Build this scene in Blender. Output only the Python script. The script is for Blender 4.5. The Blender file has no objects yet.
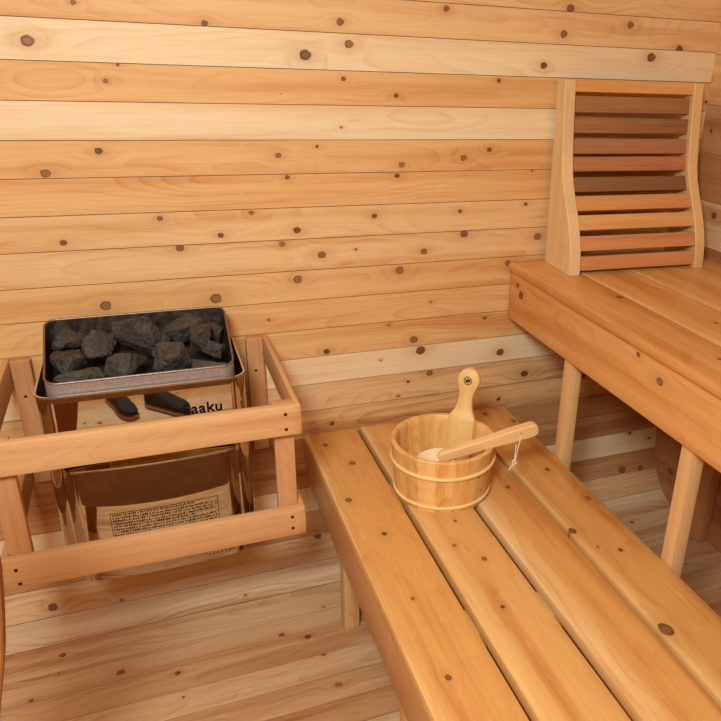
import bpy, bmesh, math, random
from mathutils import Vector, Matrix, noise

C = bpy.context.scene.collection
PI = math.pi

def lin(c):
    return tuple(((x / 255) / 12.92 if x / 255 <= .04045 else ((x / 255 + .055) / 1.055) ** 2.4) for x in c) + (1.0,)

# ------------------------------------------------------------------ materials
def nodes(name):
    m = bpy.data.materials.new(name); m.use_nodes = True
    nt = m.node_tree; nt.nodes.clear()
    out = nt.nodes.new('ShaderNodeOutputMaterial'); b = nt.nodes.new('ShaderNodeBsdfPrincipled')
    nt.links.new(b.outputs[0], out.inputs[0])
    return m, nt, b

def wood(name, rough=.5, spec=.3, ring_freq=150., ring_amt=.5, fib_amt=.35, zone=.5, coat=0., fig=.16):
    m, nt, b = nodes(name)
    N, L = nt.nodes, nt.links
    def att(a):
        n = N.new('ShaderNodeAttribute'); n.attribute_name = a; return n
    def M(op, a, b_=None, c=None):
        n = N.new('ShaderNodeMath'); n.operation = op
        for i, v in enumerate((a, b_, c)):
            if v is None: continue
            if isinstance(v, (int, float)): n.inputs[i].default_value = v
            else: L.new(v, n.inputs[i])
        return n.outputs[0]
    def comb(x, y, z):
        n = N.new('ShaderNodeCombineXYZ')
        for i, v in enumerate((x, y, z)):
            if isinstance(v, (int, float)): n.inputs[i].default_value = v
            else: L.new(v, n.inputs[i])
        return n.outputs[0]
    def nz(vec, scale=1., det=2., rough_=.5):
        n = N.new('ShaderNodeTexNoise'); n.inputs['Scale'].default_value = scale
        n.inputs['Detail'].default_value = det; n.inputs['Roughness'].default_value = rough_
        L.new(vec, n.inputs['Vector']); return n.outputs['Fac']
    def mr(v, a, b_, c=0., d=1.):
        n = N.new('ShaderNodeMapRange'); n.interpolation_type = 'SMOOTHSTEP'; L.new(v, n.inputs[0])
        for i, x in enumerate((a, b_, c, d)): n.inputs[i + 1].default_value = x
        return n.outputs[0]
    def mix(f, a, b_, mode='MIX'):
        n = N.new('ShaderNodeMix'); n.data_type = 'RGBA'; n.blend_type = mode
        if isinstance(f, (int, float)): n.inputs[0].default_value = f
        else: L.new(f, n.inputs[0])
        for i, v in ((6, a), (7, b_)):
            if isinstance(v, tuple): n.inputs[i].default_value = v
            else: L.new(v, n.inputs[i])
        return n.outputs[2]
    s = N.new('ShaderNodeSeparateXYZ'); L.new(att('wuv').outputs['Vector'], s.inputs[0])
    k = N.new('ShaderNodeSeparateXYZ'); L.new(att('knot').outputs['Vector'], k.inputs[0])
    sd = N.new('ShaderNodeSeparateXYZ'); L.new(att('seed').outputs['Vector'], sd.inputs[0])
    u, v, w = s.outputs; du, dv, r = k.outputs; sx, h0, v0 = sd.outputs
    # grain bends round each knot
    e = M('EXPONENT', M('MULTIPLY', M('ADD', M('POWER', M('DIVIDE', du, 3.6), 2.), M('POWER', M('DIVIDE', dv, 1.9), 2.)), -1.))
    vv = M('SUBTRACT', v, M('MULTIPLY', M('MULTIPLY', M('MULTIPLY', dv, r), e), .85))
    n1 = nz(comb(M('MULTIPLY', u, 1.6), M('MULTIPLY', v, 3.), sx), 1., 2.)
    n2 = nz(comb(M('MULTIPLY', u, 5.), M('MULTIPLY', v, 16.), M('ADD', sx, 7.3)), 1., 3.)
    depth = M('ADD', M('ADD', h0, M('MULTIPLY', M('SUBTRACT', n1, .5), .11)), w)
    depth = M('ADD', depth, M('MULTIPLY', e, .012))
    lat = M('ADD', M('SUBTRACT', vv, v0), M('MULTIPLY', M('SUBTRACT', n2, .5), .012))
    dist = M('SQRT', M('ADD', M('MULTIPLY', depth, depth), M('MULTIPLY', lat, lat)))
    ph = M('FRACT', M('MULTIPLY', dist, ring_freq))
    ring = M('POWER', ph, 3.0)                       # early wood to a narrow dark late-wood line
    ring = M('MULTIPLY', ring, mr(ph, 1.0, .93))
    amt = mr(nz(comb(M('MULTIPLY', u, 2.), M('MULTIPLY', v, 22.), M('ADD', sx, 3.)), 1., 2.), .38, .72, .15, 1.)
    ring = M('MULTIPLY', M('MULTIPLY', ring, amt), ring_amt)
    fib = nz(comb(M('MULTIPLY', u, 9.), M('MULTIPLY', vv, 420.), M('ADD', M('MULTIPLY', w, 420.), sx)), 1., 3., .6)
    fib2 = nz(comb(M('MULTIPLY', u, 4.), M('MULTIPLY', vv, 150.), M('ADD', M('MULTIPLY', w, 150.), M('ADD', sx, 3.))), 1., 3., .65)
    fib = M('MULTIPLY', M('ADD', mr(fib, .35, .75), mr(fib2, .42, .72)), fib_amt * .62)
    zn = nz(comb(M('MULTIPLY', u, 1.1), M('MULTIPLY', vv, 20.), M('ADD', sx, 19.)), 1., 3.)
    zn = M('MULTIPLY', mr(zn, .42, .72), zone)
    f = M('ADD', M('ADD', ring, fib), zn); f.node.use_clamp = True
    col = mix(f, att('tone').outputs['Color'], att('tone2').outputs['Color'])
    # soft fiddleback figure, near white streaks
    fg = nz(comb(M('MULTIPLY', u, 26.), M('MULTIPLY', v, 60.), M('ADD', sx, 31.)), 1., 2.)
    col = mix(M('MULTIPLY', mr(fg, .62, .8), fig), col, lin((246, 222, 180)))
    # knots
    wob = nz(comb(M('MULTIPLY', du, 1.2), M('MULTIPLY', dv, 1.2), sx), 1., 3.)
    kd = M('SQRT', M('ADD', M('MULTIPLY', M('MULTIPLY', du, du), .72), M('MULTIPLY', dv, dv)))
    kd = M('MULTIPLY', kd, 1.1)
    kd = M('ADD', kd, M('MULTIPLY', M('SUBTRACT', wob, .5), .55))
    halo = M('EXPONENT', M('MULTIPLY', M('ADD', M('POWER', M('DIVIDE', du, 2.7), 2.), M('POWER', M('DIVIDE', dv, 1.5), 2.)), -1.))
    has = M('GREATER_THAN', r, .0005)
    col = mix(M('MULTIPLY', M('MULTIPLY', halo, has), .42), col, lin((190, 126, 66)))
    rr = M('ADD', M('MULTIPLY', M('SINE', M('MULTIPLY', kd, 15.)), .5), .5)
    wn = N.new('ShaderNodeTexWhiteNoise'); wn.noise_dimensions = '1D'
    L.new(M('ROUND', M('MULTIPLY', r, 10000.)), wn.inputs['W']); kr = wn.outputs['Value']
    kc = mix(M('MULTIPLY', rr, .6), lin((170, 116, 72)), lin((112, 66, 36)))
    edge = nz(comb(M('MULTIPLY', du, .9), M('MULTIPLY', dv, .9), M('ADD', sx, 5.)), 1., 2.)
    kc = mix(M('MULTIPLY', mr(kd, .45, .85), mr(edge, .35, .6)), kc, lin((48, 26, 14)))
    kc = mix(M('MULTIPLY', kr, .75), kc, lin((58, 33, 18)))
    kn = M('MULTIPLY', M('MULTIPLY', mr(kd, .88, .68), has), .95)
    col = mix(kn, col, kc)
    col = mix(1., col, (.965, 1.015, .975, 1), 'MULTIPLY')
    L.new(col, b.inputs['Base Color'])
    b.inputs['Roughness'].default_value = rough
    b.inputs['Specular IOR Level'].default_value = spec
    if coat: b.inputs['Coat Weight'].default_value = coat; b.inputs['Coat Roughness'].default_value = .35
    bp = N.new('ShaderNodeBump'); bp.inputs['Strength'].default_value = .12; bp.inputs['Distance'].default_value = .0006
    L.new(M('ADD', M('MULTIPLY', fib, -1.), M('MULTIPLY', ring, -.5)), bp.inputs['Height']); L.new(bp.outputs[0], b.inputs['Normal'])
    return m

WALL = wood('cedar_panelling', .55, .25, 130, .55, .3, .55)
BENCH = wood('cedar_bench_boards', .36, .4, 110, .45, .35, .7)
PLAIN = wood('clear_timber', .5, .3, 260, .35, .4, .45, fig=0.)
PINE = wood('bucket_pine', .42, .4, 170, .85, .35, .5, fig=0.)

def metal(name, col, rough, noise_amt=0., scale=300., bump=0., metallic=1.):
    m, nt, b = nodes(name)
    b.inputs['Metallic'].default_value = metallic; b.inputs['Base Color'].default_value = lin(col); b.inputs['Roughness'].default_value = rough
    if noise_amt:
        t = nt.nodes.new('ShaderNodeTexCoord'); n = nt.nodes.new('ShaderNodeTexNoise'); n.inputs['Scale'].default_value = scale; n.inputs['Detail'].default_value = 4
        nt.links.new(t.outputs['Object'], n.inputs['Vector'])
        mx = nt.nodes.new('ShaderNodeMix'); mx.data_type = 'RGBA'
        mx.inputs[6].default_value = lin(tuple(c * (1 - noise_amt) for c in col)); mx.inputs[7].default_value = lin(tuple(min(255, c * (1 + noise_amt)) for c in col))
        mr = nt.nodes.new('ShaderNodeMapRange'); mr.inputs[1].default_value = .35; mr.inputs[2].default_value = .65
        nt.links.new(n.outputs['Fac'], mr.inputs[0]); nt.links.new(mr.outputs[0], mx.inputs[0]); nt.links.new(mx.outputs[2], b.inputs['Base Color'])
        if bump:
            bp = nt.nodes.new('ShaderNodeBump'); bp.inputs['Strength'].default_value = bump; bp.inputs['Distance'].default_value = .001
            nt.links.new(n.outputs['Fac'], bp.inputs['Height']); nt.links.new(bp.outputs[0], b.inputs['Normal'])
    return m
STEEL = metal('polished_stainless', (190, 181, 170), .02, .03, 40)
EDGE = metal('steel_edge', (228, 220, 210), .26, .03, 60)
TEDGE = metal('tray_edge', (150, 134, 120), .5, .1, 200)
TRAY = metal('textured_grey_steel', (168, 150, 136), .5, .12, 600, .2, .5)
TRAYIN = metal('tray_inside', (70, 60, 48), .5, .3, 60, .05, .6)
DARK = metal('dark_cavity', (14, 11, 10), .7, .2, 60, 0, 0)
SCREW = metal('screw_head', (28, 19, 14), .6, .2, 900, 0, 0)
INK = metal('label_ink', (24, 15, 10), .9, .1, 900, 0, 0)
INK.node_tree.nodes['Principled BSDF'].inputs['Specular IOR Level'].default_value = .1
CORD = metal('cotton_cord', (236, 214, 186), .85, .08, 900, .3, 0)

def stone_mat():
    m, nt, b = nodes('lava_stone'); N, L = nt.nodes, nt.links
    t = N.new('ShaderNodeTexCoord'); n = N.new('ShaderNodeTexNoise'); n.inputs['Scale'].default_value = 28; n.inputs['Detail'].default_value = 8; n.inputs['Roughness'].default_value = .7
    L.new(t.outputs['Object'], n.inputs['Vector'])
    cr = N.new('ShaderNodeValToRGB'); cr.color_ramp.elements[0].position = .3; cr.color_ramp.elements[0].color = lin((34, 29, 23))
    cr.color_ramp.elements[1].position = .7; cr.color_ramp.elements[1].color = lin((84, 73, 58))
    L.new(n.outputs['Fac'], cr.inputs[0])
    v = N.new('ShaderNodeTexNoise'); v.inputs['Scale'].default_value = 260; v.inputs['Detail'].default_value = 2; L.new(t.outputs['Object'], v.inputs['Vector'])
    r2 = N.new('ShaderNodeMapRange'); r2.inputs[1].default_value = .66; r2.inputs[2].default_value = .78; L.new(v.outputs['Fac'], r2.inputs[0])
    mx = N.new('ShaderNodeMix'); mx.data_type = 'RGBA'; L.new(r2.outputs[0], mx.inputs[0]); L.new(cr.outputs[0], mx.inputs[6]); mx.inputs[7].default_value = lin((150, 138, 120))
    L.new(mx.outputs[2], b.inputs['Base Color']); b.inputs['Roughness'].default_value = .75
    n2 = N.new('ShaderNodeTexNoise'); n2.inputs['Scale'].default_value = 110; n2.inputs['Detail'].default_value = 6; L.new(t.outputs['Object'], n2.inputs['Vector'])
    bp = N.new('ShaderNodeBump'); bp.inputs['Strength'].default_value = .9; bp.inputs['Distance'].default_value = .006
    L.new(n2.outputs['Fac'], bp.inputs['Height']); L.new(bp.outputs[0], b.inputs['Normal'])
    return m
STONE = stone_mat()

# ------------------------------------------------------------------ mesh builder
class MB:
    def __init__(s): s.v, s.f, s.wuv, s.kn, s.t1, s.t2, s.sd = [], [], [], [], [], [], []
    def add(s, verts, faces, wuv=None, kn=None, t1=None, t2=None, seed=(0, .08, 0)):
        o = len(s.v); n = len(verts); s.v += [tuple(p) for p in verts]; s.f += [tuple(i + o for i in f) for f in faces]
        s.wuv += [tuple(p) for p in (wuv or verts)]; s.kn += kn or [(99, 99, 0)] * n
        t1 = t1 or lin((220, 170, 115)); t2 = t2 or lin((180, 120, 70))
        s.t1 += t1 if isinstance(t1, list) else [t1] * n; s.t2 += t2 if isinstance(t2, list) else [t2] * n
        s.sd += [tuple(seed)] * n
    def build(s, name, mat, parent=None, smooth=False, world=True, angle=None):
        me = bpy.data.meshes.new(name); me.from_pydata(s.v, [], s.f); me.update()
        for nm, typ, data, dim in (('wuv', 'FLOAT_VECTOR', s.wuv, 3), ('knot', 'FLOAT_VECTOR', s.kn, 3), ('seed', 'FLOAT_VECTOR', s.sd, 3), ('tone', 'FLOAT_COLOR', s.t1, 4), ('tone2', 'FLOAT_COLOR', s.t2, 4)):
            a = me.attributes.new(nm, typ, 'POINT')
            a.data.foreach_set('vector' if dim == 3 else 'color', [c for p in data for c in p])
        b = bmesh.new(); b.from_mesh(me); bmesh.ops.recalc_face_normals(b, faces=b.faces[:]); b.to_mesh(me); b.free()
        me.materials.append(mat)
        if smooth:
            me.polygons.foreach_set('use_smooth', [True] * len(me.polygons))
            if angle: me.set_sharp_from_angle(angle=math.radians(angle))
        o = bpy.data.objects.new(name, me); C.objects.link(o)
        if parent is not None:
            o.parent = parent
            o.matrix_parent_inverse = Matrix.Translation(-Vector(parent.location)) if parent.type == 'EMPTY' else Matrix()
        return o

def rrect(v0, v1, w0, w1, r=.003, nv=1, seg=2):
    """rounded rectangle section, counter-clockwise; long top edge split nv times"""
    P = []
    for cx, cy, a0 in ((v1 - r, w1 - r, 0), (v0 + r, w1 - r, 90), (v0 + r, w0 + r, 180), (v1 - r, w0 + r, 270)):
        for i in range(seg + 1):
            a = math.radians(a0 + 90 * i / seg); P.append((cx + r * math.cos(a), cy + r * math.sin(a)))
        if a0 == 0:
            for j in range(1, nv): P.append((v1 - r - (v1 - v0 - 2 * r) * j / nv, w1))
    return P

def stations(u0, u1, step=.012, bev=.0015):
    n = max(1, round((u1 - u0 - 2 * bev) / step))
    return [u0 + bev + (u1 - u0 - 2 * bev) * i / n for i in range(n + 1)]

rs = random.Random(5)
def vary(c, a): return tuple(max(0, min(255, x * a)) for x in c)

def board(mb, O, eu, ev, ew, u0, u1, sec, knots=(), tone=(222, 170, 112), tone2=None, seed=None, step=.012, bev=.0015, tonef=None, pith=None, flat_caps=False):
    """sweep section sec [(v,w)] from u0 to u1; knots = (u, v, radius)"""
    O, eu, ev, ew = map(Vector, (O, eu, ev, ew))
    tone2 = tone2 or vary(tone, .78)
    tone2 = tuple(a * b for a, b in zip(tone2, (1, .95, .88))) if len(tone2) == 3 else tone2
    seed = rs.uniform(0, 900) if seed is None else seed
    cv = sum(p[0] for p in sec) / len(sec); cw = sum(p[1] for p in sec) / len(sec)
    us = stations(u0, u1, step, bev)
    knots = sorted(knots); mids = [(p[0] + q[0]) / 2 for p, q in zip(knots, knots[1:])]
    us = sorted(us + [m_ + e_ for m_ in mids if u0 + .004 < m_ < u1 - .004 for e_ in (-2e-6, 2e-6)])
    rings = [(u0, 1)] + [(u, 0) for u in us] + [(u1, 1)]
    vs, wv, kn, t1, t2 = [], [], [], [], []
    T1, T2 = lin(tone), lin(tone2)
    ins = bev / max(.004, min(max(p[0] for p in sec) - min(p[0] for p in sec), max(p[1] for p in sec) - min(p[1] for p in sec)) / 2)
    for u, cap in rings:
        near = min(knots, key=lambda k_: abs(k_[0] - u)) if knots else None
        for (a, b) in sec:
            if cap: a, b = cv + (a - cv) * (1 - ins), cw + (b - cw) * (1 - ins)
            vs.append(O + eu * u + ev * a + ew * b); wv.append((u, a, b))
            kn.append(((u - near[0]) / near[2], (a - near[1]) / near[2], near[2]) if near else (99, 99, 0))
            if tonef:
                x, y = tonef(u, a); t1.append(lin(x)); t2.append(lin(y))
            else: t1.append(T1); t2.append(T2)
    n = len(sec); fs = []
    for i in range(len(rings) - 1):
        for j in range(n): fs.append((i * n + j, i * n + (j + 1) % n, (i + 1) * n + (j + 1) % n, (i + 1) * n + j))
    fs.append(tuple(range(n))[::-1]); fs.append(tuple((len(rings) - 1) * n + j for j in range(n)))
    r2 = random.Random(int(seed * 7) + 1)
    p = pith or (r2.uniform(.05, .12), cv + r2.uniform(-.05, .05))
    mb.add(vs, fs, wv, kn, t1, t2, (seed, p[0], p[1]))

def empty(name, loc):
    o = bpy.data.objects.new(name, None); C.objects.link(o); o.location = loc; o.empty_display_size = .05
    return o
def tag(o, label, cat, group=None):
    o['label'] = label; o['category'] = cat
    if group: o['group'] = group
    return o
def structure(o):
    o['kind'] = 'structure'; return o

# ------------------------------------------------------------------ pod shell: staves run along X
PROF = [(1.8799, 1.6442), (1.8829, 1.5637), (1.8829, 1.4837), (1.8829, 1.4014), (1.8829, 1.3219), (1.8824, 1.2405), (1.8816, 1.1594), (1.8792, 1.0768), (1.8768, 0.9962), (1.8736, 0.9138), (1.8709, 0.833), (1.8688, 0.7504), (1.868, 0.6691), (1.8672, 0.5883), (1.8658, 0.5066), (1.8632, 0.4229), (1.8632, 0.3437), (1.8608, 0.2608), (1.8512, 0.1816), (1.8301, 0.1109), (1.7846, 0.0491), (1.7211, 0.0106), (1.6309, 0.0), (1.5517, 0.0), (1.4694, 0.0), (1.3896, 0.0), (1.3093, 0.0), (1.2288, 0.0), (1.1483, 0.0), (1.0678, 0.0), (0.9873, 0.0), (0.9068, 0.0), (0.8263, 0.0), (0.7458, 0.0), (0.6653, 0.0)]
YC = .6653
KN = {2: [(-0.181, 0.55, 0.0148), (0.395, 0.62, 0.0156), (0.501, 0.28, 0.0121), (1.034, 0.65, 0.0113), (1.376, 0.26, 0.0156)], 1: [(-0.085, 0.6, 0.0067), (0.173, 0.93, 0.0088), (0.48, 0.7, 0.0109), (0.748, 0.16, 0.0095), (1.086, 0.68, 0.0126), (1.292, 0.28, 0.0123), (1.467, 0.96, 0.0142)], 3: [(-0.043, 0.46, 0.0063), (-0.015, 0.04, 0.0042), (0.333, 0.7, 0.0017), (0.486, 0.23, 0.0072), (0.621, 0.68, 0.0076), (0.904, 0.15, 0.0072), (1.595, 0.68, 0.0062)], 5: [(-0.19, 0.86, 0.0125), (-0.077, 0.28, 0.0102), (0.32, 0.44, 0.0091), (0.416, 0.19, 0.005), (0.638, 0.77, 0.0101), (0.813, 0.58, 0.011), (0.888, 0.32, 0.0086)], 7: [(-0.178, 0.76, 0.0094), (0.034, 0.18, 0.0082), (0.169, 0.76, 0.009), (0.246, 0.11, 0.0079), (0.357, 0.71, 0.0113), (0.562, 0.36, 0.0094), (0.808, 0.32, 0.0073), (1.011, 0.16, 0.0072)], 4: [(0.478, 0.63, 0.0038)], 6: [(0.339, 0.09, 0.0073), (0.625, 0.11, 0.0084), (1.024, 0.04, 0.0044)], 8: [(0.071, 0.08, 0.0117), (0.317, 0.12, 0.0099), (0.418, 0.53, 0.0129), (0.51, 0.42, 0.0045), (0.703, 0.62, 0.0119), (0.822, 0.1, 0.0141), (1.056, 0.33, 0.014)], 9: [(-0.11, 0.67, 0.0154), (0.144, 0.71, 0.0169), (0.352, 0.28, 0.0139), (0.633, 0.21, 0.0139), (0.965, 0.23, 0.0114)], 0: [(1.099, 0.9, 0.0136)], 10: [(0.271, 0.55, 0.0049), (0.726, 0.42, 0.0044)], 11: [(0.422, 0.85, 0.0108), (0.6, 0.11, 0.0051), (0.676, 0.75, 0.0147), (0.899, 0.2, 0.0072)], 12: [(0.577, 0.4, 0.0039), (0.699, 0.19, 0.0174), (0.958, 0.63, 0.015)], 13: [(0.631, 0.88, 0.0053), (0.661, 0.36, 0.0062), (0.728, 0.13, 0.0119), (1.047, 0.65, 0.015)], 14: [(0.431, 0.58, 0.0084), (0.962, 0.56, 0.009), (1.272, 0.06, 0.0126)], 17: [(1.484, 0.09, 0.0078), (1.568, 0.48, 0.0065)], 18: [(1.455, 0.8, 0.0176), (1.532, 0.9, 0.014)], 21: [(-0.321, 0.44, 0.0092), (0.341, 0.9, 0.0049), (1.418, 0.32, 0.0082)], 24: [(-0.047, 0.3, 0.0045), (0.3, 0.06, 0.0057), (1.456, 0.22, 0.006)], 19: [(-0.342, 0.67, 0.0135), (-0.177, 0.92, 0.0048), (0.369, 0.05, 0.0128)], 22: [(-0.381, 0.93, 0.0065), (-0.327, 0.08, 0.0035), (-0.185, 0.66, 0.0117), (0.212, 0.74, 0.0098)], 23: [(-0.055, 0.29, 0.009), (0.275, 0.12, 0.0105)], 20: [(0.141, 0.73, 0.0042)], 25: [(0.313, 0.44, 0.0111)]}
PALE, PALE2 = (240, 212, 170), (226, 180, 128)
ORG, ORG2 = (232, 182, 122), (204, 140, 78)
MID, MID2 = (234, 190, 136), (206, 146, 88)
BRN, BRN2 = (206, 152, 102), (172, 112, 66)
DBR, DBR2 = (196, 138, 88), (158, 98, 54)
FL1, FL2 = (224, 180, 132), (216, 168, 120)  # floor tones: browner boards, also taken down to stand in for light falloff
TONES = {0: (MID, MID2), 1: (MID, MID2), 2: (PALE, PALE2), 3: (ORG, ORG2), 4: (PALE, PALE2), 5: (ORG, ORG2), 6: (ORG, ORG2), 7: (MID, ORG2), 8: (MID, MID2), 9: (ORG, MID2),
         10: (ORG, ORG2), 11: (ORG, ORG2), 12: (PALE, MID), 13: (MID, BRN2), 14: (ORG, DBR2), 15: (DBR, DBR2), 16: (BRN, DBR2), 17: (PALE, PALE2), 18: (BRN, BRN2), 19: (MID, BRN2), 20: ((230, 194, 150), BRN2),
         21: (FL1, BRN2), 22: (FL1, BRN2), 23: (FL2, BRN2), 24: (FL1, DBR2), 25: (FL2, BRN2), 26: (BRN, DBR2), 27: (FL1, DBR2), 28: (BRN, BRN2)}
XL, XR = -.95, 1.6
def shell(mb, a, b, knots, tones, seed, step=.012, x0=XL, x1=XR):
    a, b = Vector((0,) + a), Vector((0,) + b)
    ev = (b - a); ln = ev.length; ev.normalize()
    ew = Vector((1, 0, 0)).cross(ev)                 # towards the room
    c = Vector((0, YC, 1.0))
    if (c - a).dot(ew) < 0: ew = -ew
    g = .0013; q = .0006
    m_ = .0004; sec = [(q + .004, -.032), (q + .003, -.0016), (q, -.0008), (q + m_, 0), (ln - q - m_, 0), (ln - q, -.0008), (ln - q - .003, -.0016), (ln - q - .004, -.032)]
    ks = [(k[0], k[1] * ln, k[2]) for k in knots]
    board(mb, a, (1, 0, 0), ev, ew, x0, x1, sec, ks, tones[0], tones[1], seed=seed, step=step, bev=.0005)

random.seed(3)
wb, fl = MB(), MB()
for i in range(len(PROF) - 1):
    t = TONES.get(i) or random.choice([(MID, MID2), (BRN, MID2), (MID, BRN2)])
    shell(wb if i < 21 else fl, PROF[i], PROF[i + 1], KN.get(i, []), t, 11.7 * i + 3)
# room front half mirrors the back half
wf = MB()
for i in range(len(PROF) - 1):
    a, b = [(2 * YC - p[0], p[1]) for p in (PROF[i], PROF[i + 1])]
    t = random.choice([(MID, MID2), (BRN, MID2), (ORG, ORG2), (PALE, PALE2)])
    shell(wf if i < 21 else fl, a, b, [(random.uniform(-.9, 1.5), random.random(), random.uniform(.006, .014)) for _ in range(4)], t, 13.1 * i + 400, step=.04)
# ceiling arch
ce = MB(); arch = []
y0, z0, top = PROF[0][0], PROF[0][1], 2.16
for k in range(33):
    a = PI * k / 32
    arch.append((YC + (y0 - YC) * math.copysign(abs(math.cos(a)) ** .75, math.cos(a)), z0 + (top - z0) * math.sin(a) ** .8))
for k in range(32):
    t = random.choice([(MID, MID2), (ORG, ORG2), (PALE, PALE2)])
    shell(ce, arch[k], arch[k + 1], [(random.uniform(-.9, 1.5), .05, .01)], t, 9.1 * k + 700, step=.05)
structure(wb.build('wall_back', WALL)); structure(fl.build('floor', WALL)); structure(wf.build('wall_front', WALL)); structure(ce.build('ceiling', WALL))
# end walls of horizontal boards along Y
def end_wall(name, x, nx, knots, step):
    mb = MB(); z = .93 - .137 * 7 - .05; i = 0
    zs = [-.04] + [round(.93 + .137 * k - .0, 4) for k in range(-6, 10)]
    tl = [(DBR, DBR2), (BRN, DBR2), (DBR, BRN2), (BRN, BRN2), (DBR, DBR2), (BRN, DBR2), (DBR, DBR2), (MID, BRN2), (DBR, DBR2), (BRN, DBR2), (MID, MID2), (ORG, ORG2), (MID, ORG2)]
    for i in range(len(zs) - 1):
        za, zb = zs[i], zs[i + 1]; g = .0016
        za += .0006; zb -= .0006; sec = [(za + .004, -.03), (za + .003, -.0016), (za, -.0008), (za + .0004, 0), (zb - .0004, 0), (zb, -.0008), (zb - .003, -.0016), (zb - .004, -.03)]
        t = tl[i % len(tl)]
        ks = [(k[0], k[1], k[2]) for k in knots if za <= k[1] < zb]
        board(mb, (x, 0, 0), (0, 1, 0), (0, 0, 1), (nx, 0, 0), 2 * YC - 1.94, 1.94, sec, ks, t[0], t[1], seed=31.3 * i + x, step=step, bev=.0005)
    return structure(mb.build(name, WALL))
end_wall('wall_right', XR, -1, [(1.753, .138, .0166), (1.77, 1.03, .0133), (1.846, 1.268, .0085), (1.3, .4, .01), (1.2, 1.1, .012)], .015)
end_wall('wall_left', XL, 1, [(1.2, .5, .012), (.7, 1.1, .01), (.2, .8, .01)], .05)

# ------------------------------------------------------------------ lower bench
def bx(mb, x0, x1, y0, y1, z0, z1, axis='y', tone=(222, 170, 112), tone2=None, knots=(), r=.002, nv=1, seed=None, tonef=None, step=.02, pith=None, bev=.0015):
    """box whose grain runs along axis; knots given as (coordinate along, coordinate across, radius)"""
    if axis == 'y': board(mb, (0, 0, 0), (0, 1, 0), (1, 0, 0), (0, 0, 1), y0, y1, rrect(x0, x1, z0, z1, r, nv), knots, tone, tone2, seed, step, bev, tonef, pith)
    elif axis == 'x': board(mb, (0, 0, 0), (1, 0, 0), (0, 0, 1), (0, -1, 0), x0, x1, rrect(z0, z1, -y1, -y0, r, nv), knots, tone, tone2, seed, step, bev, tonef, pith)
    elif axis == 'z': board(mb, (0, 0, 0), (0, 0, 1), (1, 0, 0), (0, -1, 0), z0, z1, rrect(x0, x1, -y1, -y0, r, nv), knots, tone, tone2, seed, step, bev, tonef, pith)

def mixc(a, b, f):
    f = max(0, min(1, f)); return tuple(x + (y - x) * f for x, y in zip(a, b))
def part(fn, name, mat, parent, smooth=True):
    mb = MB(); fn(mb); return mb.build(name, mat, parent, smooth, angle=40)

BO, BO2 = (224, 160, 88), (196, 122, 58)
BL, BL2 = (240, 196, 132), (216, 154, 88)
YB0, YB1 = .30, 1.861
lb = tag(empty('sauna_bench', (.663, 1.1, 0)), 'low cedar bench with four gapped seat boards, carrying the wooden bucket', 'bench')
LK = [(0.864, 0.849, 0.0202), (0.898, 0.404, 0.0088), (1.03, 0.575, 0.0062), (1.108, 0.909, 0.0075), (1.135, 0.866, 0.0042), (1.113, 0.413, 0.0064), (1.182, 0.603, 0.0083), (1.207, 0.842, 0.0127), (1.247, 0.559, 0.0064), (1.314, 0.951, 0.0110), (1.334, 0.597, 0.0054), (1.34, 0.424, 0.009), (1.427, 0.781, 0.0088), (1.471, 0.921, 0.0095), (1.499, 0.382, 0.0117), (1.666, 0.437, 0.0126), (1.752, 0.96, 0.0095), (1.783, 0.392, 0.0095), (1.822, 0.898, 0.0114), (.55, .42, .01), (.6, .75, .01)]
def wob(u, s, a=.02): return a * (noise.noise(Vector((u * 1.3, s, 0))))
def t1f(u, v): return mixc(BO, BL, (.40 - v + wob(u, 1)) / .04 * .5), mixc(BO2, BL2, (.39 - v) / .05 * .4)  # paler streaks along the seat board edges paint lengthwise sheen into the tone
def t2f(u, v):
    e = max(0, 1 - abs(v - .515 + wob(u, 3, .015)) / .035); return mixc(BO, BL, .25 + .6 * e), mixc(BO2, BL2, .2 + .6 * e)
def t3f(u, v):
    e = max(0, 1 - (v - .675 + wob(u, 5, .03)) / .06); return mixc(BO, (250, 214, 158), e), mixc(BO2, BL2, e)
def t4f(u, v):
    e = max(0, 1 - (v - .832 + wob(u, 8, .03)) / .05); return mixc(BO, BL, .6 * e), mixc(BO2, BL2, .5 * e)
for (x0, x1, tf, sd, pth) in ((.348, .4985, t1f, 21.5, (.05, .41)), (.5125, .6605, t2f, 47.2, (.045, .59)), (.679, .8215, t3f, 61.9, (.05, .775)), (.834, .978, t4f, 88.3, (.05, .90))):
    part(lambda mb: bx(mb, x0, x1, YB0, YB1, .4095, .4375, 'y', knots=[k for k in LK if x0 <= k[1] <= x1], r=.0032, nv=10, seed=sd, tonef=tf, step=.012, pith=pth), 'seat_board', BENCH, lb)
part(lambda mb: bx(mb, .349, .372, YB0, YB1 - .002, .291, .409, 'y', (206, 148, 92), (176, 112, 62), r=.003, seed=5.5), 'apron', BENCH, lb)
part(lambda mb: bx(mb, .956, .977, YB0, YB1 - .002, .291, .409, 'y', (206, 148, 92), (176, 112, 62), r=.003, seed=6.5), 'apron', BENCH, lb)
for y0, y1 in ((1.497, 1.582), (1.002, 1.077), (.5, .585)):
    part(lambda mb: bx(mb, .373, .955, y0, y1, .372, .4088, 'x', BL, BL2), 'cross_batten', PLAIN, lb)
for y in (1.528, 1.027, .52):
    for x0 in (.3735, .913):
        part(lambda mb: bx(mb, x0, x0 + .041, y, y + .040, 0.002, .371, 'z', (226, 178, 122), (196, 138, 84)), 'leg', PLAIN, lb)

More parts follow.
